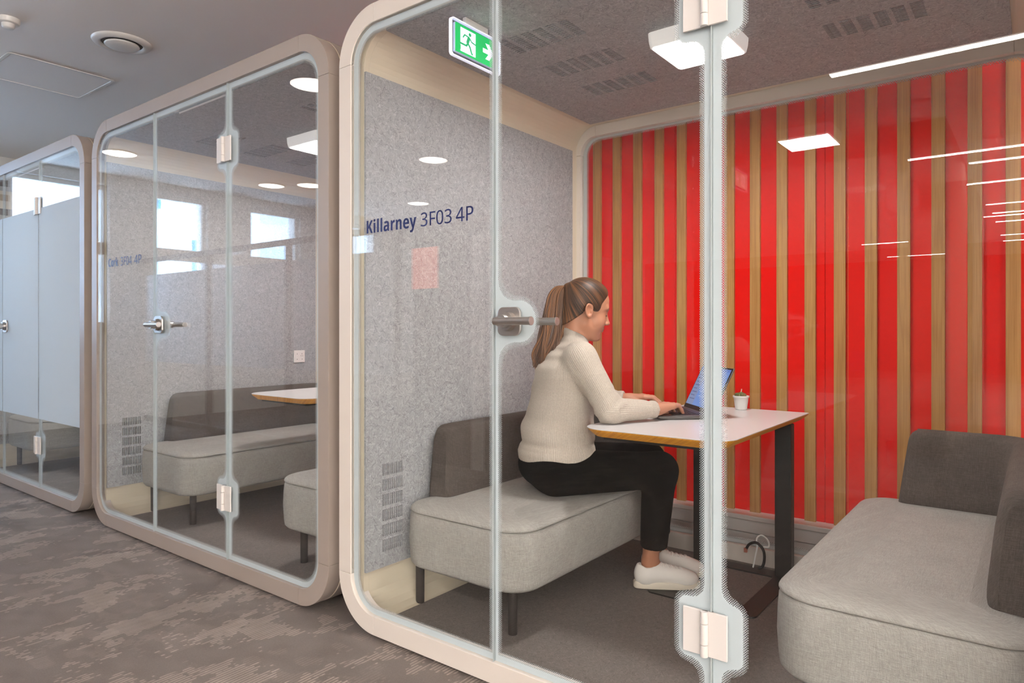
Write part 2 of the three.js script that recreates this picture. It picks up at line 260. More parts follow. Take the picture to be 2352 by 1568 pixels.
  for (const [x, z] of [[.2, -.2], [PW - .2, -.2], [.2, -1.35], [PW - .2, -1.35]]) part('foot', cyl(.03, .03, .0125, x, .006, z, 16), M.black, pod);
  const wl = part('wall_felt', wallFeltGeo, M.felt, pod); wl.position.set(.092, 0, 0);
  const wr = part('wall_felt', plainFeltGeo, M.felt, pod); wr.position.set(PW - .102, 0, 0);
  const cf = part('ceiling_felt', ceilFeltGeo, M.felt, pod); cf.position.y = 2.16;
  part('floor_carpet', box(.155, .018, -.062, PW - .155, .03, -1.5), M.podFloor, pod);
  // front glass: fixed pane, door, fixed pane
  const panes = [['glass_pane', OPEN[0], J1 - .0012], ['glass_door', J1 + .0012, J2 - .0012], ['glass_pane', J2 + .0012, OPEN[2]]], made = [];
  for (const [n, a, b] of panes) { const m = part(n, extrude(paneShape(a, b, OPEN, OR), -.001, -.011), M.glass, pod); part('edge_print', fritPlane(a, b, OPEN[1], OPEN[3], -.0122), frit, m); made.push(m); if (n === 'glass_door') m.userData.label = 'hinged glass door'; }
  const op = [.115, .105, PW - .115, 2.115];
  for (const [a, b] of [[op[0], J1 - .001], [J1 + .001, J2 - .001], [J2 + .001, op[2]]]) { const m = part('rear_glass_pane', extrude(paneShape(a, b, op, .09), -1.52, -1.53), M.glass, pod); part('edge_print', fritPlane(a, b, op[1], op[3], -1.5312), fritBack, m); }
  part('door_seal', [box(J1 - .0012, OPEN[1], -.0125, J1 + .0012, OPEN[3], -.001)], std({ color: '#b9c0c0', roughness: .5 }), pod);
  part('door_seal', [box(J2 - .0012, OPEN[1], -.0125, J2 + .0012, OPEN[3], -.001)], std({ color: '#b9c0c0', roughness: .5 }), pod);
  // hinges
  for (const hy of HINGE_Y) {
    const h = .055; part('hinge', [box(1.350, hy - h, 0, 1.396, hy + h, .007, .0015), box(1.416, hy - h, 0, 1.462, hy + h, .007, .0015), ...[[-h, -h / 2.1], [-h / 2.2, h / 2.2], [h / 2.1, h]].map(([a, b]) => cyl(.0095, .0095, b - a, 1.406, hy + (a + b) / 2, .009, 18)), box(1.392, hy - h, .0005, 1.42, hy + h, .006, .001)], M.hinge, made[1]);
    part('hinge', [box(1.350, hy - h, -.019, 1.462, hy + h, -.0125, .0015)], M.hinge, made[1]);
  }
  { // lever handle
    const hx = .80, y = HANDLE_Y; const plate = (z0, z1) => extrude(rrShape(hx - .043, y - .043, hx + .043, y + .043, .02), z0, z1, .002);
    part('handle_plate', plate(.009, 0), M.steel, made[1]); part('handle_plate', plate(-.0135, -.022), M.steel, made[1]);
    part('handle_rosette', [cyl(.03, .027, .016, hx, y, .017, 28, 'z'), cyl(.02, .02, .035, hx, y, .03, 24, 'z')], M.steel, made[1]); part('handle_rosette', [cyl(.027, .03, .014, hx, y, -.029, 28, 'z'), cyl(.016, .016, .04, hx, y, -.045, 24, 'z')], M.steel, made[1]);
    for (const z of [.062, -.068]) part('lever', [cyl(.0115, .0115, .135, hx + .056, y, z, 22, 'x'), cyl(.0125, .0125, .004, hx + .121, y, z, 22, 'x'), cyl(.013, .013, .02, hx, y, z + (z > 0 ? -.008 : .008), 22, 'z')], M.steel, made[1]);
    part('lock_cylinder', cyl(.006, .006, .003, hx - .0125, y, .062, 14, 'x'), M.dark, made[1]);
  }
  part('door_stay', [box(J1 + .17, 2.158, -.03, J1 + .21, 2.17, -.0135, .002), cyl(.004, .004, .44, J1 + .43, 2.15, -.03, 10, 'x'), box(J1 + .64, 2.142, -.036, J1 + .66, 2.16, -.024, .002)], M.hinge, made[1]);
  if (opt.text) for (const [s, f, a, b] of opt.text) { const m = part('lettering', lettering(s, f, a, b, 1.4365, .0455), M.navy, made[0]); }
  if (opt.frosted) { const fm = M.frost; for (const [k, [, a, b]] of panes.entries()) { const s = [[a + (k ? .004 : .0), .52], [b - .004, 1.873]]; part('frosted_film', box(s[0][0], s[0][1], .0004, s[1][0], s[1][1], .0012), fm, made[k]); } }
  return pod;
}
return makePod;
}
const KX = -2.05, CX = -4.256, DX = -6.505;
const PWK = 2.19, PWC = 2.145, narrowPod = podKit(PWC);
podKit(PWK)(KX, { label: 'nearest glass meeting pod with the seated woman inside', text: [['Killarney', font.b, .152, .403], ['3F03', font.r, .424, .563], ['4P', font.r, .582, .655]] });
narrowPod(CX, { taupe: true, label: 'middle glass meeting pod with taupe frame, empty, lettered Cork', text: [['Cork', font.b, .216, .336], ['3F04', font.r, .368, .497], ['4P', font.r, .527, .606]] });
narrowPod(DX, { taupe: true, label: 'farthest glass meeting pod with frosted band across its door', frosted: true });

/* ---------- lamps ---------- */
const glow = (k, c = NEUTRAL) => std({ color: '#ffffff', emissive: c, emissiveIntensity: k, roughness: .5 });
function area(w, h, color, power, x, y, z, parent, face = 'down') { const l = new THREE.RectAreaLight(color, power, w, h); l.position.set(x, y, z); if (face === 'down') l.rotation.x = -Math.PI / 2; l.name = 'lamp_light'; parent.add(l); return l; }
const podGlow = glow(3.2), podSide = std({ color: '#e9e6e1', roughness: .4, emissive: NEUTRAL, emissiveIntensity: .3 });
for (const [x0, label] of [[KX, 'square ceiling light in the pod with the woman'], [CX, 'square ceiling light in the middle pod'], [DX, 'square ceiling light in the farthest pod']]) {
  const t = thing('ceiling_light', label, 'light', [x0 + 1.075, 2.11, -.765], 0, 'pod ceiling lights');
  part('housing', loft([[.14, .05], [.138, .02], [.134, 0], [.128, -.001]].map(([r, y]) => rrPts(-r, -r, r, r, .02, 5).map(([x, z]) => [x, y, z]))), podSide, t);
  part('diffuser', loft([[.127, .0], [.127, -.004], [.12, -.006]].map(([r, y]) => rrPts(-r, -r, r, r, .016, 5).map(([x, z]) => [x, y, z]))), podGlow, t);
  area(.25, .25, NEUTRAL, POD_LAMP, 0, -.009, 0, t);
}
const downGlow = glow(15, WARM);
[[-4.23, 1.45], [-7.44, 1.45], [-1.03, 1.45], [1.2, 1.45], [-5.08, 3.6], [-7.2, 3.58], [-7.6, 3.3], [-7, 5.27]].forEach(([x, z], i) => {
  const where = ['above the corridor, mirrored in the right pane of the middle pod', 'nearest the end window, mirrored in the left pane of the middle pod', 'above the corridor in front of the near pod', 'above the corridor right of the near pod', 'behind the corridor partition, mirrored higher on the near pod', 'behind the partition near the end wall, right one of a pair', 'behind the partition near the end wall, left one of a pair', 'deep in the office, mirrored lower on the near pod'][i];
  const t = thing('downlight', 'round recessed downlight ' + where, 'downlight', [x, RH, z], 0, 'round downlights');
  part('trim_ring', new THREE.LatheGeometry([[.148, 0], [.165, -.002], [.168, -.007], [.15, -.01], [.143, -.004]].map(p => new THREE.Vector2(...p)), 40), M.whitePlastic, t);
  part('diffuser', cyl(.146, .146, .005, 0, -.0035, 0, 40), downGlow, t);
  area(.2, .2, WARM, DOWN_LAMP, 0, -.008, 0, t);
});
const lineGlow = glow(9, NEUTRAL);
[[-1.15, 2.6, 3.5], [-.58, 2.6, 7.1], [-1.15, 2.6, 8.35], [-.54, 2.6, 11.05], [-.54, 2.6, 12.1], [-2.9, -1.2, 14.1]].forEach(([a, b, z], i) => {
  const t = thing('linear_light', ['first long linear light behind the corridor', 'second long linear light over the open office', 'third long linear light over the open office', 'fourth long linear light over the open office', 'fifth long linear light over the open office', 'short linear light at the far end of the office'][i], 'light', [(a + b) / 2, RH, z], 0, 'linear office lights');
  const L = b - a; part('housing', box(-L / 2, -.03, -.035, L / 2, 0, .035, .003), M.whitePlastic, t); part('diffuser', box(-L / 2 + .01, -.034, -.03, L / 2 - .01, -.0295, .03), lineGlow, t);
  area(L - .02, .06, NEUTRAL, LINE_LAMP, 0, -.038, 0, t);
});

/* ---------- things on the corridor ceiling ---------- */
{
  const v = thing('air_diffuser', 'round white air diffuser on the corridor ceiling', 'air vent', [-4.56, RH, -.285]);
  part('outer_ring', new THREE.LatheGeometry([[.115, -.004], [.12, -.018], [.135, -.022], [.16, -.014], [.168, -.003], [.168, 0]].map(p => new THREE.Vector2(...p)), 48), M.whitePlastic, v);
  part('throat', cyl(.118, .118, .006, 0, -.004, 0, 40), std({ color: '#6b6662', roughness: .8 }), v);
  part('centre_disc', new THREE.LatheGeometry([[0, -.036], [.06, -.034], [.09, -.028], [.099, -.02], [.095, -.014], [.03, -.006], [0, -.006]].map(p => new THREE.Vector2(...p)), 48), M.whitePlastic, v);
  const h = thing('access_hatch', 'flush square access hatch in the corridor ceiling', 'hatch', [-5.59, RH, -.215]);
  const s = rrShape(-.315, -.325, .315, .325, .03); s.holes.push(rrShape(-.295, -.305, .295, .305, .02, THREE.Path)); const fr = extrude(s, 0, -.006, .0015); fr.rotateX(-Math.PI / 2); fr.translate(0, -.006, 0); part('hatch_frame', fr, M.whitePlastic, h);
  const lid = extrude(rrShape(-.29, -.30, .29, .30, .018), 0, -.004, .001); lid.rotateX(-Math.PI / 2); lid.translate(0, -.003, 0); part('hatch_lid', lid, M.ceiling, h);
  const d = thing('smoke_detector', 'white smoke detector on the ceiling at the left edge', 'smoke detector', [-4.74, RH, .262]);
  part('base', new THREE.LatheGeometry([[0, -.03], [.05, -.03], [.056, -.024], [.06, 0]].map(p => new THREE.Vector2(...p)), 32), M.whitePlastic, d); part('sensor_head', new THREE.LatheGeometry([[0, -.058], [.026, -.056], [.032, -.048], [.034, -.03]].map(p => new THREE.Vector2(...p)), 28), M.whitePlastic, d);
}

/* ---------- partition across the corridor, seen only in the glass ---------- */
{
  const w = struct('wall_partition', null, null, 'glass partition with frosted bands across the corridor'), Z = 2.2, film = phys({ color: '#eef4fa', roughness: 1, transmission: .8, thickness: 0 }), pm = std({ color: '#8d8780', roughness: .6 });
  for (const [a, b] of [[-8.56, -7.1], [-7.04, -5.65], [-5.59, -4.14]]) { part('glass_pane', box(a + .03, .06, Z, b - .03, 1.9, Z + .01), M.glass, w); part('frosted_film', box(a + .03, .715, Z - .0015, b - .03, 1.745, Z - .0003), film, w); part('mullion', box(b, 0, Z - .02, b + .06, 1.95, Z + .03), pm, w); }
  part('top_rail', box(-8.56, 1.9, Z - .02, -3.2, 1.95, Z + .03), pm, w); part('bottom_rail', box(-8.56, 0, Z - .02, -3.2, .06, Z + .03), pm, w);
  part('frosted_film', box(-4.09, .75, Z - .0015, -3.935, 1.79, Z - .0003), film, w); part('wall_panel', box(-3.93, .06, Z - .005, -3.2, 1.9, Z + .03), std({ color: '#4a4642', roughness: .8 }), w); part('door_trim', box(-3.31, .06, Z - .02, -3.2, 1.79, Z - .005), M.white, w);
  const p = thing('wall_display', 'orange lit display on the partition opposite the near pod', 'display', [-3.79, 1.575, Z - .006]); part('casing', box(-.15, -.17, -.012, .15, .17, 0, .003), M.black, p); part('screen', box(-.142, -.162, -.0135, .142, .162, -.012), std({ color: '#30150c', emissive: '#f0683c', emissiveIntensity: 1.9, roughness: .4 }), p);
  const pl = new THREE.RectAreaLight('#f0683c', 1.4, .28, .32); pl.position.set(0, 0, -.016); pl.name = 'screen_light'; p.add(pl);
  struct('wall_column', box(-.89, 0, 5.2, -.61, RH, 7.4), std({ color: '#8d7d6c', roughness: .8 }), 'pale wall running away behind the camera');
}

/* ---------- benches ---------- */
function ringAt(x0, z0, x1, z1, r, inset, y, n = 9) { return rrPts(x0 + inset, z0 + inset, x1 - inset, z1 - inset, Math.max(r - inset, .012), n).map(([x, z]) => [x, y, z]); }
function benchSeat(x0, x1) {
  const A = [x0, -1.455, x1, -.185], R = .115;
  const base = loft([[.035, .197], [.014, .2], [.003, .212], [0, .235], [-.004, .3], [-.002, .36], [.001, .392], [.006, .402], [.014, .404]].map(([i, y]) => ringAt(...A, R, i, y)), true, true);
  const pad = loft([[.016, .4045], [.004, .4055], [.0, .41], [.003, .417], [.012, .424], [.03, .430], [.06, .4345], [.1, .437], [.16, .438]].map(([i, y]) => ringAt(...A, R, i, y)), true, true);
  return [base, pad];
}
function benchBack(mirror, reach, W = PWC) {
  const path = [], Xo = .108, Zb = -1.452, R = .15;            // outer line of the L: point and inward normal
  const add = (x, z, nx, nz) => path.push([x, z, nx, nz]);
  for (let i = 0; i <= 18; i++) add(Xo, lerp(-.335, Zb + R, i / 18), 1, 0);
  for (let i = 1; i < 10; i++) { const t = i / 10 * Math.PI / 2; add(Xo + R - R * Math.cos(t), Zb + R - R * Math.sin(t), Math.cos(t), Math.sin(t)); }
  for (let i = 0; i <= 10; i++) add(lerp(Xo + R, reach, i / 10), Zb, 0, 1);
  const sec = new THREE.CatmullRomCurve3([[.012, .424], [.07, .421], [.118, .423], [.128, .45], [.122, .53], [.112, .62], [.1, .68], [.088, .704], [.066, .714], [.04, .713], [.018, .703], [.006, .675], [.003, .56], [.005, .45]].map(([t, y]) => V3(t, y, 0)), true).getPoints(46).slice(0, -1);
  const end = [[0, .62], [.006, .80], [.016, .91], [.03, .975], [.05, 1]];
  const full = []; const L = path.length;
  const ring = (p, k, ex = 0, ez = 0) => sec.map(s => { const t = .065 + (s.x - .065) * k, y = .424 + (s.y - .424) * (k < 1 ? lerp(k, 1, .72) : 1), h = (y - .424) * .13; return [p[0] + p[2] * t + ex * h, y, p[1] + p[3] * t + ez * h]; });
  for (const [d, k] of end.slice(0, -1)) full.push(ring([path[0][0], path[0][1] - d, 1, 0], k, 0, -1));
  for (let i = 2; i < L - 2; i++) full.push(ring(path[i], 1));
  for (const [d, k] of end.slice(0, -1).reverse()) full.push(ring([path[L - 1][0] - d, path[L - 1][1], 0, 1], k, -1, 0));
  const rings = mirror ? full.map(r => r.map(([x, y, z]) => [W - x, y, z])) : full;
  return loft(rings);
}
const seatL = benchSeat(.112, .70), seatR = benchSeat(1.497, 2.036), seatK = benchSeat(1.497, 2.081), backL = benchBack(false, .615), backR = benchBack(true, .545), backK = benchBack(true, .56, PWK), legGeo = cyl(.0165, .0175, .17, 0, .115, 0, 20);
function bench(px, side, label) {
  const t = thing('upholstered_bench', label, 'bench', [px, 0, 0], 0, 'pod benches'), near = px === KX, [b, p] = side ? (near ? seatK : seatR) : seatL;
  part('seat_base', b, M.seat, t); part('seat_pad', p, M.seat, t); part('backrest', side ? (near ? backK : backR) : backL, M.back, t);
  for (const [x, z] of side ? [[1.60, -.275], [1.99, -.275], [1.60, -1.38], [1.99, -1.38]] : [[.142, -.275], [.598, -.275], [.142, -1.38], [.598, -1.38]]) { const l = part('leg', legGeo, M.leg, t); l.position.set(x, 0, z); }
}
bench(KX, 0, 'light grey bench with charcoal backrest that the woman sits on'); bench(KX, 1, 'light grey bench with charcoal backrest at the right edge of the photo');
bench(CX, 0, 'light grey bench along the far side of the middle pod'); bench(CX, 1, 'light grey bench on the near side of the middle pod');
bench(DX, 0, 'light grey bench at the far side of the farthest pod'); bench(DX, 1, 'light grey bench on the near side of the farthest pod');

/* ---------- tables ---------- */
function table(px, label) {
  const t = thing('meeting_table', label, 'table', [px, 0, 0], 0, 'pod tables'), A = [.715, -1.492, 1.275, -.512], R = .095, tr = (i, y) => { const o = []; const c = [[1, 1, R], [0, 1, R], [0, 0, .012], [1, 0, .012]], n = 12; c.forEach(([a, b, r], q) => { const rr = Math.max(r - i, .004), cx = a ? A[2] - i - rr : A[0] + i + rr, cz = b ? A[3] - i - rr : A[1] + i + rr; for (let k = 0; k <= n; k++) { const w = q * Math.PI / 2 + k / n * Math.PI / 2; o.push([cx + rr * Math.cos(w), y, cz + rr * Math.sin(w)]); } }); return o; };
  part('table_top', loft([[0, .7325], [-.0005, .7345], [.001, .7355]].map(([i, y]) => tr(i, y))), M.laminate, t);
  part('edge_band', loft([[.032, .7035], [.016, .716], [.003, .727], [.0005, .7323]].map(([i, y]) => tr(i, y))), M.ply, t);
  part('under_frame', [box(.79, .690, -1.44, 1.2, .7034, -.57, .003)], M.black, t);
  for (const x of [.795, 1.160]) part('post', box(x, .036, -1.435, x + .068, .692, -1.385, .004), M.black, t);
  const o = rrShape(.79, .905, 1.232, 1.46, .03); o.holes.push(rrShape(.862, .985, 1.158, 1.38, .02, THREE.Path)); const g = extrude(o, 0, .006, .001); g.rotateX(-Math.PI / 2); g.translate(0, .0302, 0); part('base_plate', g, M.black, t);
}
table(KX, 'white topped table with ply edge in front of the woman'); table(CX, 'white topped table in the middle pod'); table(DX, 'white topped table in the farthest pod');

/* ---------- exit sign ---------- */
{
  const t = thing('exit_sign', 'green lit exit sign with running figure and arrow under the pod ceiling', 'sign', [-1.55, 2.012, -.06]);
  const W = .262, H = .128, fit = (m) => { const g = m; g.rotateY(Math.PI / 2); return g; };                              // drawn in x,y ; turned so that x runs to -z and the front faces +x
  const lit = std({ color: '#ffffff', emissive: '#dfe3ff', emissiveIntensity: .6, roughness: .4 });
  part('acrylic_plate', fit(extrude(rrShape(.002, .002, W - .002, H - .002, .01), .004, -.004)), phys({ color: '#eef4ff', transmission: 1, thickness: 0, roughness: 0, ior: 1.3 }), t);
  const rim = rrShape(0, 0, W, H, .013); rim.holes.push(rrShape(.0042, .0042, W - .0042, H - .0042, .009, THREE.Path)); part('glowing_rim', fit(extrude(rim, .0065, -.0065, .001)), lit, t);
  const map = canvasTex(1024, 512, (g, w, h) => {
    g.fillStyle = '#00b15a'; g.fillRect(0, 0, w, h); g.fillStyle = '#eef2ff'; g.fillRect(120, 44, 360, 424); g.fillStyle = '#00b15a'; g.fillRect(0, 360, 128, 80);
    g.fillStyle = '#0aa060'; g.strokeStyle = '#0aa060'; g.lineCap = 'round'; g.lineJoin = 'round';
    const line = (wd, ...p) => { g.lineWidth = wd; g.beginPath(); g.moveTo(p[0], p[1]); for (let i = 2; i < p.length; i += 2) g.lineTo(p[i], p[i + 1]); g.stroke(); };
    g.beginPath(); g.arc(345, 108, 32, 0, TAU); g.fill(); line(62, 318, 180, 290, 262); line(24, 300, 160, 220, 150, 185, 205); line(24, 335, 170, 385, 225, 470, 240); line(34, 300, 270, 262, 330, 130, 330); line(34, 290, 270, 345, 330, 385, 430, 400, 438);
    g.fillStyle = '#eef2ff'; g.beginPath(); g.moveTo(660, 215); g.lineTo(800, 215); g.lineTo(720, 110); g.lineTo(820, 110); g.lineTo(925, 256); g.lineTo(820, 402); g.lineTo(720, 402); g.lineTo(800, 297); g.lineTo(660, 297); g.closePath(); g.fill();
  });
  const face = new THREE.PlaneGeometry(W - .038, H - .03); face.translate(W / 2, H / 2 + .002, .0052); const fm = part('pictogram_panel', fit(face), std({ color: '#ffffff', map, emissive: '#ffffff', emissiveMap: map, emissiveIntensity: .75, roughness: .4 }), t); fm.userData.label = 'green running figure and arrow';
  part('panel_core', fit(extrude(rrShape(.019, .017, W - .019, H - .013, .003), .005, -.005)), std({ color: '#e9edf5', roughness: .5 }), t);
  part('ceiling_bracket', box(-.006, H, -.19, .006, 2.16 - 2.012, -.07), M.whitePlastic, t);
  const l = new THREE.RectAreaLight('#dff5ea', .9, W - .04, H - .03); l.position.set(.008, H / 2, -W / 2); l.rotation.y = -Math.PI / 2; l.name = 'sign_light'; t.add(l);
}

/* ---------- small things in the near pod ---------- */
const PT = V3(-1.587, 0, -.684), PA = 43 * Math.PI / 180;     // where the woman sits and how she is turned
{
  const t = thing('laptop', 'open grey laptop with blue screen on the table', 'laptop', [PT.x, .7357, PT.z], PA), x0 = .42, x1 = .645, z0 = -.19, z1 = .136, gm = std({ color: '#6f6b69', roughness: .4, metalness: .7 }), dk = std({ color: '#241f1f', roughness: .5 });
  part('base', loft([[.008, 0], [.001, .003], [0, .009], [.0015, .0155], [.004, .0165]].map(([i, y]) => ringAt(x0, z0, x1, z1, .012, i, y, 5))), gm, t);
  const deck = part('keyboard_deck', box(x0 + .07, .0162, z0 + .015, x1 - .018, .0172, z1 - .015), std({ color: '#3a3130', roughness: .6 }), t);
  const kg = box(-.0072, 0, -.0078, .0072, .0016, .0078, .001); for (let r = 0; r < 6; r++) for (let c = 0; c < 15; c++) { const k = part('key', kg, dk, deck); k.position.set(x0 + .079 + r * .0195, .0172, z0 + .026 + c * .0188); }
  part('touchpad', box(x0 + .012, .0163, -.1, x0 + .064, .0168, .0), std({ color: '#5b5452', roughness: .35 }), t);
  const scr = canvasTex(768, 512, (g, w, h) => { g.fillStyle = '#6c94d6'; g.fillRect(0, 0, w, h); g.fillStyle = '#7d93bb'; g.fillRect(0, 0, 190, h); g.fillStyle = '#5b83cb'; g.fillRect(0, 0, w, 34); g.fillStyle = '#8fb0e4'; for (let i = 0; i < 6; i++) g.fillRect(235, 70 + i * 62, 330 + (i * 83) % 150, 10); g.fillStyle = '#5d6f96'; for (let i = 0; i < 9; i++) g.fillRect(28, 60 + i * 46, 90 + (i * 37) % 60, 12); });
  const lid = new THREE.Group(); lid.name = 'lid'; lid.position.set(x1 - .006, .012, 0); lid.rotation.z = -26 * Math.PI / 180; t.add(lid);
  part('lid_shell', box(.001, 0, z0, .007, .212, z1, .003), gm, lid); part('bezel', box(-.0005, .004, z0 + .003, .0012, .21, z1 - .003), dk, lid);
  const pg = new THREE.PlaneGeometry(.308, .18); pg.rotateY(-Math.PI / 2); pg.translate(-.0011, .113, (z0 + z1) / 2); const sc = part('screen', pg, std({ color: '#111111', emissive: '#ffffff', emissiveMap: scr, emissiveIntensity: .85, roughness: .25 }), lid); sc.userData.label = 'lit blue screen';
  const l = new THREE.RectAreaLight('#7aa2e8', .9, .29, .17); l.position.set(-.004, .113, (z0 + z1) / 2); l.rotation.y = Math.PI / 2; l.name = 'screen_light'; lid.add(l);
}
{
  const t = thing('potted_cactus', 'small cactus in a white pot on the table', 'plant', [-1.05, .7357, -1.432]);
  part('pot', new THREE.LatheGeometry([[0, 0], [.024, 0], [.0255, .003], [.032, .052], [.035, .054], [.0355, .062], [.0325, .062], [.031, .055], [0, .053]].map(p => new THREE.Vector2(...p)), 36), M.whitePlastic, t);
  part('soil', cyl(.032, .032, .004, 0, .0545, 0, 24), std({ color: '#4a3a2b', roughness: 1 }), t);
  const ball = (r, h, ribs) => { const g = new THREE.SphereGeometry(1, 48, 20), p = g.attributes.position; for (let i = 0; i < p.count; i++) { const a = Math.atan2(p.getZ(i), p.getX(i)), k = 1 + .13 * Math.cos(a * ribs); p.setXYZ(i, p.getX(i) * r * k, p.getY(i) * h, p.getZ(i) * r * k); } g.computeVertexNormals(); return g; };
  const cm = std({ color: '#66663c', roughness: .8 }), cm2 = std({ color: '#7a6b45', roughness: .8 });
  [[0, .065, 0, .014, .014], [.015, .063, .008, .011, .012], [-.016, .063, .004, .011, .012], [.002, .062, -.016, .011, .011], [-.004, .062, .016, .01, .011]].forEach(([x, y, z, r, h], i) => { const m = part('cactus_body', ball(r, h, 9), i % 2 ? cm2 : cm, t); m.position.set(x, y, z); });
  part('flower', tube([[0, .077, 0], [.002, .086, 0], [.003, .092, .001]], .0022, 8, 6), std({ color: '#e8c2b4', roughness: .6 }), t);
}
{
  const t = thing('charging_cable', 'black and white looped cable by the trunking under the table', 'cable', [-.985, .0372, -1.44]);
  part('black_lead', tube([[-.045, .075, .0], [-.03, .10, 0], [0, .112, 0], [.03, .09, .005], [.038, .05, .008], [.028, .012, .012], [.015, .007, .02]], .006, 40, 10), M.black, t);
  part('white_lead', tube([[-.008, .006, .02], [-.002, .05, .01], [.004, .10, 0], [.0, .13, -.01], [.02, .145, -.014], [.048, .125, -.012], [.05, .1, -.01], [.03, .098, -.004]], .0035, 50, 8), M.whitePlastic, t);
  part('plug', [box(-.054, .06, -.006, -.04, .08, .006, .002)], std({ color: '#b06a55', roughness: .5 }), t);
}
{
  const t = thing('wall_socket', 'white double socket on the felt wall of the middle pod', 'socket', [CX + .102, .904, -1.298]);
  part('face_plate', box(0, -.043, -.044, .009, .043, .044, .003), M.whitePlastic, t);
  for (const [y, z, w, h] of [[.018, -.018, .003, .008], [.004, -.025, .006, .003], [.004, -.011, .006, .003], [.018, .02, .003, .008], [-.02, -.02, .006, .004], [-.02, .02, .006, .004]]) part('socket_hole', box(.0085, y - h / 2, z - w / 2, .0094, y + h / 2, z + w / 2), M.dark, t);
}

/* ---------- the woman ---------- */
// local frame: x forward, y up, z to her right; the group is turned by PA
const cap = (p, a, b, ra, rb) => { const bx = b[0] - a[0], by = b[1] - a[1], bz = b[2] - a[2], px = p[0] - a[0], py = p[1] - a[1], pz = p[2] - a[2], t = clamp((px * bx + py * by + pz * bz) / (bx * bx + by * by + bz * bz), 0, 1); return Math.hypot(px - bx * t, py - by * t, pz - bz * t) - lerp(ra, rb, t); };
const ell = (p, c, r) => { const x = (p[0] - c[0]) / r[0], y = (p[1] - c[1]) / r[1], z = (p[2] - c[2]) / r[2], k = Math.hypot(x, y, z); return (k - 1) * Math.min(r[0], r[1], r[2]) * (k < 1 ? 1 : 1); };
const smax = (a, b, k) => -smin(-a, -b, k);
function surface(f, lo, hi, cell) {                        // surface nets over a grid
  const n = [0, 1, 2].map(k => Math.ceil((hi[k] - lo[k]) / cell) + 1), [nx, ny, nz] = n, val = new Float32Array(nx * ny * nz), p = [0, 0, 0];
  for (let k = 0, i = 0; k < nz; k++) for (let j = 0; j < ny; j++) for (let q = 0; q < nx; q++, i++) { p[0] = lo[0] + q * cell; p[1] = lo[1] + j * cell; p[2] = lo[2] + k * cell; val[i] = f(p); }
  const id = new Int32Array(nx * ny * nz).fill(-1), pos = [], idx = [], at = (a, b, c) => a + nx * (b + ny * c), E = [[0, 1], [2, 3], [4, 5], [6, 7], [0, 2], [1, 3], [4, 6], [5, 7], [0, 4], [1, 5], [2, 6], [3, 7]];
  for (let c = 0; c < nz - 1; c++) for (let b = 0; b < ny - 1; b++) for (let a = 0; a < nx - 1; a++) {
    const v = []; let m = 0; for (let k = 0; k < 8; k++) { v[k] = val[at(a + (k & 1), b + ((k >> 1) & 1), c + (k >> 2))]; if (v[k] < 0) m |= 1 << k; }
    if (m === 0 || m === 255) continue; let x = 0, y = 0, z = 0, w = 0;
    for (const [i, j] of E) if ((v[i] < 0) !== (v[j] < 0)) { const t = v[i] / (v[i] - v[j]); x += lerp(i & 1, j & 1, t); y += lerp((i >> 1) & 1, (j >> 1) & 1, t); z += lerp(i >> 2, j >> 2, t); w++; }
    id[at(a, b, c)] = pos.length / 3; pos.push(lo[0] + (a + x / w) * cell, lo[1] + (b + y / w) * cell, lo[2] + (c + z / w) * cell);
  }
  const quad = (A, B, C, D, flip) => { if (A < 0 || B < 0 || C < 0 || D < 0) return; flip ? idx.push(A, C, B, B, C, D) : idx.push(A, B, C, B, D, C); };
  for (let c = 1; c < nz - 1; c++) for (let b = 1; b < ny - 1; b++) for (let a = 1; a < nx - 1; a++) {
    const s = val[at(a, b, c)] < 0;
    if (s !== (val[at(a + 1, b, c)] < 0)) quad(id[at(a, b - 1, c - 1)], id[at(a, b, c - 1)], id[at(a, b - 1, c)], id[at(a, b, c)], !s);
    if (s !== (val[at(a, b + 1, c)] < 0)) quad(id[at(a - 1, b, c - 1)], id[at(a, b, c - 1)], id[at(a - 1, b, c)], id[at(a, b, c)], s);
    if (s !== (val[at(a, b, c + 1)] < 0)) quad(id[at(a - 1, b - 1, c)], id[at(a, b - 1, c)], id[at(a - 1, b, c)], id[at(a, b, c)], !s);
  }
  const g = new THREE.BufferGeometry(); g.setAttribute('position', new THREE.Float32BufferAttribute(pos, 3)); g.setIndex(idx); g.computeVertexNormals(); return g;
}
const woman = thing('person', 'seated woman with brown ponytail in cream knit sweater typing on laptop', 'person', [PT.x, 0, PT.z], PA);
// ---- pose
const SH = [[.108, .985, .150], [.108, .985, -.150]], EL = [[.212, .785, .208], [.205, .795, -.235]], WR = [[.418, .779, .140], [.366, .792, -.140]];
const HIP = [[.02, .528, .092], [.02, .528, -.092]], KN = [[.440, .528, .092], [.462, .528, -.135]], AN = [[.424, .135, .02], [.505, .135, -.155]];
const HEAD = V3(.152, 1.166, 0), HR = new THREE.Matrix4().makeRotationY(10 * Math.PI / 180).multiply(new THREE.Matrix4().makeRotationZ(-15 * Math.PI / 180)), HI = HR.clone().invert();
const HS = .97, hv = V3();
const toHead = (p) => { hv.set(p[0] - HEAD.x, p[1] - HEAD.y, p[2] - HEAD.z).applyMatrix4(HI); return [hv.x / HS, hv.y / HS, hv.z / HS]; };
const fromHead = (a) => { const v = V3(a[0] * HS, a[1] * HS, a[2] * HS).applyMatrix4(HR).add(HEAD); return [v.x, v.y, v.z]; };
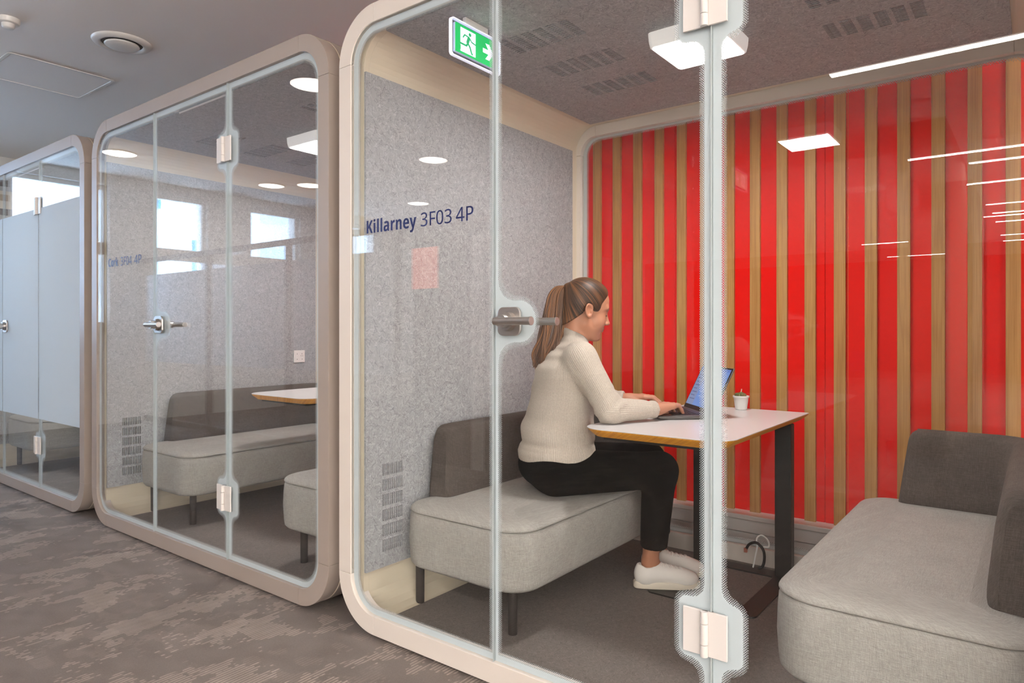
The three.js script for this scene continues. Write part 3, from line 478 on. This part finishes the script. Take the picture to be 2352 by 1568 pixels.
// ---- skin
const HANDS = [[WR[0], [.828, -.56], -1], [WR[1], [.965, .26], 1]].map(([w, d, th]) => {
  const D = [d[0], 0, d[1]], R = [-d[1], 0, d[0]], K = 1.08, at = (f, r, u) => [w[0] + (D[0] * f + R[0] * r) * K, w[1] + u * K, w[2] + (D[2] * f + R[2] * r) * K];
  const fingers = [[-.027, .066, .072], [-.009, .075, .074], [.009, .070, .071], [.026, .056, .064]].map(([o, len, k]) => { const off = th < 0 ? o : -o; return [at(k, off, .010), at(k + len * .46, off * 1.05, .009), at(k + len * .76, off * 1.02, -.008), at(k + len * .93, off, -.020)]; });
  const thumb = [at(.02, th * .018, -.004), at(.045, th * .036, -.010), at(.072, th * .034, -.016), at(.09, th * .026, -.021)];
  return { w, at, fingers, thumb, th };
});
const handD = (H, p) => {
  let palm = cap(p, H.at(-.02, 0, 0), H.at(.012, 0, .002), .023, .021); for (const f of H.fingers) palm = smin(palm, cap(p, H.at(.006, 0, 0), f[0], .018, .0118), .012);
  palm = smin(palm, cap(p, H.at(.006, H.th * .008, -.002), H.thumb[1], .017, .0115), .01);
  let fin = 9; for (const f of H.fingers) fin = Math.min(fin, smin(smin(cap(p, f[0], f[1], .0104, .0088), cap(p, f[1], f[2], .0086, .0078), .004), cap(p, f[2], f[3], .0078, .0066), .003));
  fin = Math.min(fin, smin(cap(p, H.thumb[1], H.thumb[2], .0105, .0092), cap(p, H.thumb[2], H.thumb[3], .0092, .0075), .004)); return smin(palm, fin, .006);
};
const headD = (p) => {
  const q = toHead(p), z = Math.abs(q[2]), m = [q[0], q[1], z];
  let d = ell(q, [-.006, .052, 0], [.094, .083, .074]);
  d = smin(d, ell(q, [.034, .052, 0], [.060, .062, .062]), .02);
  d = smin(d, ell(q, [.044, -.025, 0], [.052, .080, .057]), .03);
  d = smin(d, cap(m, [.0, -.052, .044], [.068, -.089, .012], .021, .017), .025);
  d = smin(d, ell(q, [.083, -.089, 0], [.015, .015, .017]), .016);
  d = smin(d, ell(m, [.062, -.026, .034], [.026, .028, .024]), .02);
  d = smin(d, cap(m, [.090, .034, .008], [.076, .038, .044], .010, .010), .014);
  d = smax(d, -ell(m, [.101, .012, .034], [.016, .012, .018]), .014);
  d = smin(d, ell(m, [.0795, .010, .032], [.0125, .0115, .014]), .004);
  d = smin(d, cap(q, [.094, .022, 0], [.1135, -.016, 0], .0075, .0095), .012); d = smin(d, ell(q, [.117, -.018, 0], [.009, .008, .009]), .006); d = smin(d, ell(m, [.106, -.024, .010], [.009, .007, .007]), .006);
  d = smin(d, cap(m, [.102, -.045, 0], [.090, -.048, .019], .0066, .004), .008); d = smin(d, cap(m, [.099, -.057, 0], [.089, -.054, .017], .0068, .004), .008);
  d = smax(d, -cap(m, [.109, -.051, 0], [.096, -.051, .02], .0022, .0015), .003);
  // ear: rim, hollow, lobe
  const e = [q[0] + .010, q[1] - .002, z - .074], ca = .28, ex = e[0] * Math.cos(ca) + e[1] * Math.sin(ca), ey = -e[0] * Math.sin(ca) + e[1] * Math.cos(ca), er = Math.hypot(ex / .62, ey), ez = e[2] - .006 + ex * .35;
  let ear = Math.hypot(er - .025, ez) - .0048; ear = smin(ear, Math.max(er - .024, Math.abs(ez + .006) - .003), .006); ear = smin(ear, ell([ex, ey, ez], [.006, -.026, -.002], [.0075, .009, .0045]), .005); ear = smin(ear, ell([ex, ey, ez], [.012, -.004, 0], [.004, .007, .004]), .003);
  d = smin(d, ear, .005);
  d = smin(d, cap(p, [.110, 1.03, 0], fromHead([-.026, -.04, 0]), .046, .050), .02); d = smin(d, cap(p, [.122, 1.04, 0], fromHead([.008, -.065, 0]), .034, .034), .02);
  return d;
};
const underD = (p) => { let d = 9; for (let i = 0; i < 2; i++) { d = smin(d, cap(p, SH[i], EL[i], .045, .036), .03); d = smin(d, cap(p, EL[i], WR[i], .036, .025), .02); d = smin(d, cap(p, HIP[i], KN[i], .085, .055), .03); d = smin(d, cap(p, KN[i], AN[i], .05, .033), .02); d = smin(d, cap(p, AN[i], [AN[i][0] + .06, .075, AN[i][2]], .031, .028), .02); } d = smin(d, cap(p, [.03, .55, 0], [.1, .95, 0], .12, .09), .05); return smin(d, cap(p, [.1, .95, 0], [.112, 1.05, 0], .07, .05), .04); };
{
  const gs = [surface(p => underD(p), [-.15, .06, -.33], [.64, 1.12, .33], .012), surface(headD, [-.0, 1.0, -.125], [.33, 1.34, .125], .0026)];
  for (const H of HANDS) { const lo = [9, 9, 9], hi = [-9, -9, -9]; for (const q of [H.w, ...H.thumb, ...H.fingers.flat()]) for (let k = 0; k < 3; k++) { lo[k] = Math.min(lo[k], q[k] - .034); hi[k] = Math.max(hi[k], q[k] + .034); } gs.push(surface(p => handD(H, p), lo, hi, .0022)); }
  const col = (g, kind) => {
    const p = g.attributes.position, c = new Float32Array(p.count * 3), skin = [.47, .205, .115], r = rng(4);
    for (let i = 0; i < p.count; i++) {
      let k = [...skin]; const mix = (t, w) => { k = k.map((v, j) => lerp(v, t[j], w)); };
      if (kind === 1) { const q = toHead([p.getX(i), p.getY(i), p.getZ(i)]), z = Math.abs(q[2]);
        const lips = smooth(.012, .003, Math.hypot((q[1] + .051) / .95, Math.max(0, z - .016)) * 1) * smooth(.08, .088, q[0]); mix([.38, .11, .085], lips * .75);
        mix([.50, .20, .13], .55 * smooth(.03, .0, Math.hypot(q[0] - .072, q[1] + .032, (z - .04) * .8)));                                   // cheek colour
        mix([.09, .045, .025], .85 * smooth(.0055, .0025, Math.abs(q[1] - .0395 + (z - .03) * .06)) * smooth(.012, .018, z) * smooth(.056, .048, z) * smooth(.062, .072, q[0]));   // brow
        mix([.05, .03, .02], .9 * smooth(.0028, .001, Math.abs(q[1] - .004 + Math.abs(z - .032) * -.1)) * smooth(.02, .024, z) * smooth(.048, .043, z) * smooth(.072, .08, q[0]));   // lashes
      }
      if (kind === 2) mix([.56, .26, .17], .5); c.set(k, i * 3);
    } g.setAttribute('color', new THREE.BufferAttribute(c, 3)); return g.toNonIndexed();
  };
  part('body', mergeGeometries(gs.map((g, i) => col(g, i > 1 ? 2 : i))), phys({ vertexColors: true, color: '#ffffff', roughness: .52, sheen: .15 }), woman);
}
// ---- sweater
const TOR = [[.56, .043, .158, .176], [.58, .0435, .163, .181], [.60, .044, .165, .184], [.622, .0435, .158, .178], [.638, .0435, .147, .169], [.655, .045, .152, .174], [.69, .046, .153, .176], [.75, .051, .140, .166], [.84, .066, .128, .160], [.93, .074, .126, .163], [.985, .092, .108, .152], [1.02, .097, .078, .118], [1.05, .106, .057, .076], [1.08, .112, .046, .050], [1.12, .112, .045, .048]];
const torAt = (y) => { if (y <= TOR[0][0]) return TOR[0]; for (let i = 1; i < TOR.length; i++) if (y < TOR[i][0]) { const t = (y - TOR[i - 1][0]) / (TOR[i][0] - TOR[i - 1][0]), s = t * t * (3 - 2 * t); return TOR[i].map((v, k) => lerp(TOR[i - 1][k], v, s)); } return TOR[TOR.length - 1]; };
const sweaterParts = (p) => {
  const [, cx, a, b] = torAt(p[1]), k = Math.hypot((p[0] - cx) / a, p[2] / b); let t = (k - 1) * Math.min(a, b) * .9;
  t += .0035 * Math.sin(p[1] * 38 + p[0] * 26 + Math.sin(p[2] * 24)) * smooth(.62, .68, p[1]) * smooth(1.0, .85, p[1]);           // soft folds of cloth
  t = Math.max(t, .573 + .012 * Math.cos((p[0] - .04) * 9) - .012 - p[1]); t = Math.max(t, p[1] - (1.086 - (p[0] - .07) * .42));
  for (const s of [1, -1]) t = smin(t, cap(p, [.105, .992, s * .085], [.108, .980, s * .146], .052, .056), .03);
  const ring = (() => { const y = p[1] - (1.085 - (p[0] - .075) * .42), r = Math.hypot(p[0] - .112, p[2]); return Math.hypot((r - .046), y * .55) - .0095; })();
  t = smin(t, ring, .01);
  const arms = [0, 1].map(i => { const f = Math.hypot(p[0] - EL[i][0], p[1] - EL[i][1], p[2] - EL[i][2]), w = .0035 * Math.sin((p[0] * .8 - p[1] + p[2] * .3) * 120) * smooth(.13, .02, f); const c = WR[i], e = EL[i], L = Math.hypot(c[0] - e[0], c[1] - e[1], c[2] - e[2]), u = ((p[0] - e[0]) * (c[0] - e[0]) + (p[1] - e[1]) * (c[1] - e[1]) + (p[2] - e[2]) * (c[2] - e[2])) / (L * L);
    let d = smin(cap(p, SH[i], e, .063, .052), cap(p, e, [lerp(e[0], c[0], .96), lerp(e[1], c[1], .96), lerp(e[2], c[2], .96)], .050, .0345), .03) + w; d = smax(d, (u - .955) * L, .006); d = d + .004 * Math.exp(-Math.pow((u - .80) / .05, 2)); return d; });
  return [t, arms[0], arms[1]];
};
const sweaterD = (p) => { const [t, a, b] = sweaterParts(p); let d = smin(smin(t, a, .028), b, .028); return Math.max(d, .7372 - p[1] - (p[0] < .185 ? 1 : 0)); };
function clothUV(g, which) {                               // which(p) -> 0 torso, or a bone [a,b,r]
  const q = g.toNonIndexed(), P = q.attributes.position, uv = new Float32Array(P.count * 2), n = q.attributes.normal;
  for (let i = 0; i < P.count; i += 3) {
    const pts = [0, 1, 2].map(k => [P.getX(i + k), P.getY(i + k), P.getZ(i + k)]), c = [0, 1, 2].map(k => (pts[0][k] + pts[1][k] + pts[2][k]) / 3), b = which(c); let a0 = null;
    pts.forEach((p, k) => {
      let ang, r, v; if (!b) { const [, cx, , w] = torAt(p[1]); ang = Math.atan2(p[2], p[0] - cx); r = .165; v = p[1]; }
      else { const ax = V3(b[1][0] - b[0][0], b[1][1] - b[0][1], b[1][2] - b[0][2]), L = ax.length(); ax.normalize(); const u = V3(0, 0, 1).cross(ax).normalize(), w = ax.clone().cross(u), d = V3(p[0] - b[0][0], p[1] - b[0][1], p[2] - b[0][2]); ang = Math.atan2(d.dot(w), d.dot(u)); r = b[2]; v = d.dot(ax); }
      if (a0 === null) a0 = ang; while (ang - a0 > Math.PI) ang -= TAU; while (ang - a0 < -Math.PI) ang += TAU; uv[(i + k) * 2] = ang * r; uv[(i + k) * 2 + 1] = v;
    });
  }
  q.setAttribute('uv', new THREE.BufferAttribute(uv, 2)); return q;
}
part('sweater', clothUV(surface(sweaterD, [-.16, .54, -.33], [.46, 1.14, .33], .0068), (c) => { const [t, a, b] = sweaterParts(c); if (t <= Math.min(a, b)) return 0; const i = a < b ? 0 : 1, up = cap(c, SH[i], EL[i], .062, .056) < cap(c, EL[i], WR[i], .056, .04); return up ? [SH[i], EL[i], .06] : [EL[i], WR[i], .048]; }), std({ map: ribColor, roughness: 1, bumpMap: ribTex, bumpScale: .0016 }), woman);
// ---- trousers
const trouserD = (p) => {
  let d = ell(p, [.03, .545, 0], [.150, .104, .183]); d = Math.max(d, p[1] - .60);
  for (let i = 0; i < 2; i++) { const s = i ? -1 : 1, hem = [AN[i][0] + .012, .19, AN[i][2] + .008 * s]; d = smin(d, cap(p, HIP[i], KN[i], .094, .071), .03); d = smin(d, Math.max(cap(p, KN[i], hem, .070, .054), (i ? .2 : .198) - p[1]), .03); }
  d += .0018 * Math.sin(p[0] * 60 + p[1] * 40) * smooth(.12, .03, Math.hypot(p[0] - .42, p[1] - .47)); return d;
};
part('trousers', metric(surface(trouserD, [-.15, .17, -.25], [.56, .66, .24], .009)), phys({ color: '#070605', roughness: 1, specularIntensity: .15 }), woman);
// ---- shoes
const shoeD = (p) => {
  let d = ell(p, [.048, .055, 0], [.047, .06, .034]); d = smin(d, cap(p, [.05, .05, 0], [.19, .038, .002], .035, .036), .02); d = smin(d, ell(p, [.208, .034, .004], [.058, .036, .042]), .02); d = smin(d, cap(p, [.085, .08, 0], [.175, .052, .002], .025, .026), .025);
  d = Math.max(d, .018 - p[1]); d = smax(d, p[1] - (.098 + .012 * smooth(.045, .11, p[0]) - .012 * smooth(.02, .05, p[0]) * smooth(.1, .06, p[0])), .004); d = smax(d, -ell(p, [.056, .108, 0], [.036, .034, .026]), .004); return d;
};
const shoeGeo = metric(surface(shoeD, [-.01, .0, -.06], [.28, .125, .06], .0035));
const soleRing = (i, y) => { const o = []; for (let k = 0; k < 48; k++) { const t = k / 48 * TAU, c = Math.cos(t), s = Math.sin(t), x = .134 + (.137 - i) * c, w = lerp(.034, .045, smooth(.02, .2, x)) - i; o.push([x, y, .003 * smooth(.1, .25, x) + Math.sign(s) * w * Math.pow(Math.abs(s), .62)]); } return o; };
const soleGeo = loft([[.004, 0], [0, .004], [0, .024], [.003, .028]].map(([i, y]) => soleRing(i, y)));
const shoeTop = (x, z) => { for (let y = .13; y > .02; y -= .0008) if (shoeD([x, y, z]) < 0) return y; return .03; };
const laceGeo = merge([0, 1, 2, 3, 4].flatMap(k => { const x = .108 + k * .019, pt = (dx, z) => [x + dx, shoeTop(x + dx, z) + .0012, z]; return [[0, .012], [.012, 0]].map(([a, b]) => tube([pt(a, -.022), pt(lerp(a, b, .25), -.012), pt((a + b) / 2, 0), pt(lerp(a, b, .75), .012), pt(b, .022)], .0022, 12, 6)); }));
[[.356, .03, .022, -4], [.432, .03, -.138, -13]].forEach(([x, y, z, a], i) => {
  const s = new THREE.Group(); s.name = 'shoe'; s.position.set(x, y + .0065, z); s.rotation.y = -a * Math.PI / 180 * -1; s.userData.label = 'white canvas sneaker'; woman.add(s); s.rotation.y = a * -Math.PI / 180 * -1;
  part('upper', shoeGeo, std({ color: '#e9e2da', roughness: .7 }), s); part('sole', soleGeo, std({ color: '#e2d6c4', roughness: .6 }), s); part('laces', laceGeo, std({ color: '#efe9e2', roughness: .9 }), s);
});
// ---- hair
const TIE = fromHead([-.094, .078, 0]);
{
  const capD = (p) => {
    const q = toHead(p), z = Math.abs(q[2]); let d = smin(ell(q, [-.008, .054, 0], [.103, .093, .083]), ell(q, [.026, .062, 0], [.066, .066, .066]), .02); d = smin(d, cap(q, [-.028, .01, 0], [-.036, -.085, 0], .070, .053), .03);
    const front = q[0] - (.083 - .45 * Math.max(0, .092 - q[1]) - z * .25 + .03 * smooth(.05, .075, z) * smooth(.05, .0, q[1])), low = -(q[1]) - .014 + 1.2 * (q[0] + .026);    // hairline over the brow, then round the ear to the nape
    const lowCut = q[0] > -.01 ? (.006 - q[1]) * .9 : low; d = smax(d, front, .012); d = smax(d, lowCut, .008); d = smax(d, -(ell([q[0], q[1], z], [-.006, .0, .083], [.026, .034, .03])), .006);
    d = smin(d, cap(q, [-.082, .068, 0], [-.1, .08, 0], .022, .014), .02); return d;
  };
  const g = surface(capD, [.0, 1.03, -.125], [.3, 1.34, .125], .0028).toNonIndexed(), P = g.attributes.position, uv = new Float32Array(P.count * 2), ax = V3(-.80, .6, 0).normalize(), bx = V3(0, 0, 1), cx = ax.clone().cross(bx);
  for (let i = 0; i < P.count; i += 3) { let a0 = null; for (let k = 0; k < 3; k++) { const q = toHead([P.getX(i + k), P.getY(i + k), P.getZ(i + k)]), d = V3(q[0] + .01, q[1] - .045, q[2]); let a = Math.atan2(d.dot(bx), d.dot(cx)); if (a0 === null) a0 = a; while (a - a0 > Math.PI) a -= TAU; while (a - a0 < -Math.PI) a += TAU; uv[(i + k) * 2] = a / TAU * 1.0; uv[(i + k) * 2 + 1] = d.dot(ax) * 3; } }
  g.setAttribute('uv', new THREE.BufferAttribute(uv, 2)); const hm = part('hair', g, phys({ map: hairTex, roughness: .5, specularIntensity: .7 }), woman); hm.userData.label = 'brown hair pulled back';
  const tie = new THREE.TorusGeometry(.0205, .0075, 10, 28); tie.rotateY(Math.PI / 2); tie.rotateZ(-.5); tie.translate(TIE[0], TIE[1], TIE[2]); part('hair_tie', tie, M.dark, woman);
  const r = rng(77), gs = [], path = [[TIE[0] + .010, TIE[1] - .004, .012], [TIE[0] - .020, TIE[1] + .008, .022], [.043, 1.245, .033], [.032, 1.185, .042], [.026, 1.12, .048], [.012, 1.05, .050], [-.008, .995, .046], [-.028, .950, .030]], spine = new THREE.CatmullRomCurve3(path.map(([x, y, w]) => V3(x, y, w)));
  for (let s = 0; s < 340; s++) {
    const clump = Math.floor(r() * 14), a = (clump + r() * .9) / 14 * TAU, rad = Math.sqrt(r()), ph = clump * 2.4 + r() * .7, wv = .003 + r() * .006, cut = r() < .3 ? 6 + r() : 7, pts = []; 
    for (let i = 0; i <= 24; i++) { const t = i / 24 * cut, S = spine.getPoint(t / 7), w = S.z, g2 = smooth(1.5, 7, t); pts.push([S.x + Math.cos(a) * rad * w + Math.sin(ph + t * 1.5) * wv * 1.6 * g2, S.y + (i === 24 ? -r() * .02 : 0), Math.sin(a) * rad * w * .8 + Math.cos(ph + t * 1.3) * wv * g2 + .01 * g2]); }
    const c = new THREE.CatmullRomCurve3(pts.map(q => V3(...q))), tg = new THREE.TubeGeometry(c, 30, .0025 + r() * .0012, 5), p = tg.attributes.position, n = 6; for (let i = 0; i <= 30; i++) { const o = c.getPointAt(i / 30), k = smooth(31, 24, i) * .8 + .2; for (let j = 0; j < n; j++) { const q = i * n + j; p.setXYZ(q, lerp(o.x, p.getX(q), k), lerp(o.y, p.getY(q), k), lerp(o.z, p.getZ(q), k)); } }
    const t = r(), cc = [lerp(.085, .31, t * t), lerp(.034, .125, t * t), lerp(.013, .040, t * t)], q = tg.toNonIndexed(), col = new Float32Array(q.attributes.position.count * 3); for (let i = 0; i < col.length; i += 3) col.set(cc, i); q.setAttribute('color', new THREE.BufferAttribute(col, 3)); gs.push(q);
  }
  const core = (() => { const rings = path.slice(0, 7).map(([x, y, w]) => rrPts(-w * .85, -w * .7, w * .85, w * .7, w * .5, 4).map(([a, b]) => [x + a, y, b])); const q = loft(rings).toNonIndexed(), col = new Float32Array(q.attributes.position.count * 3); for (let i = 0; i < col.length; i += 3) col.set([.09, .04, .018], i); q.setAttribute('color', new THREE.BufferAttribute(col, 3)); return q; })();
  part('ponytail', mergeGeometries([core, ...gs]), phys({ vertexColors: true, roughness: .45 }), woman);
}
scene.traverse(o => { if (o.isMesh) { const g = o.material.transmission > .5; o.castShadow = !g; o.receiveShadow = true; } });
renderer.render(scene, camera);
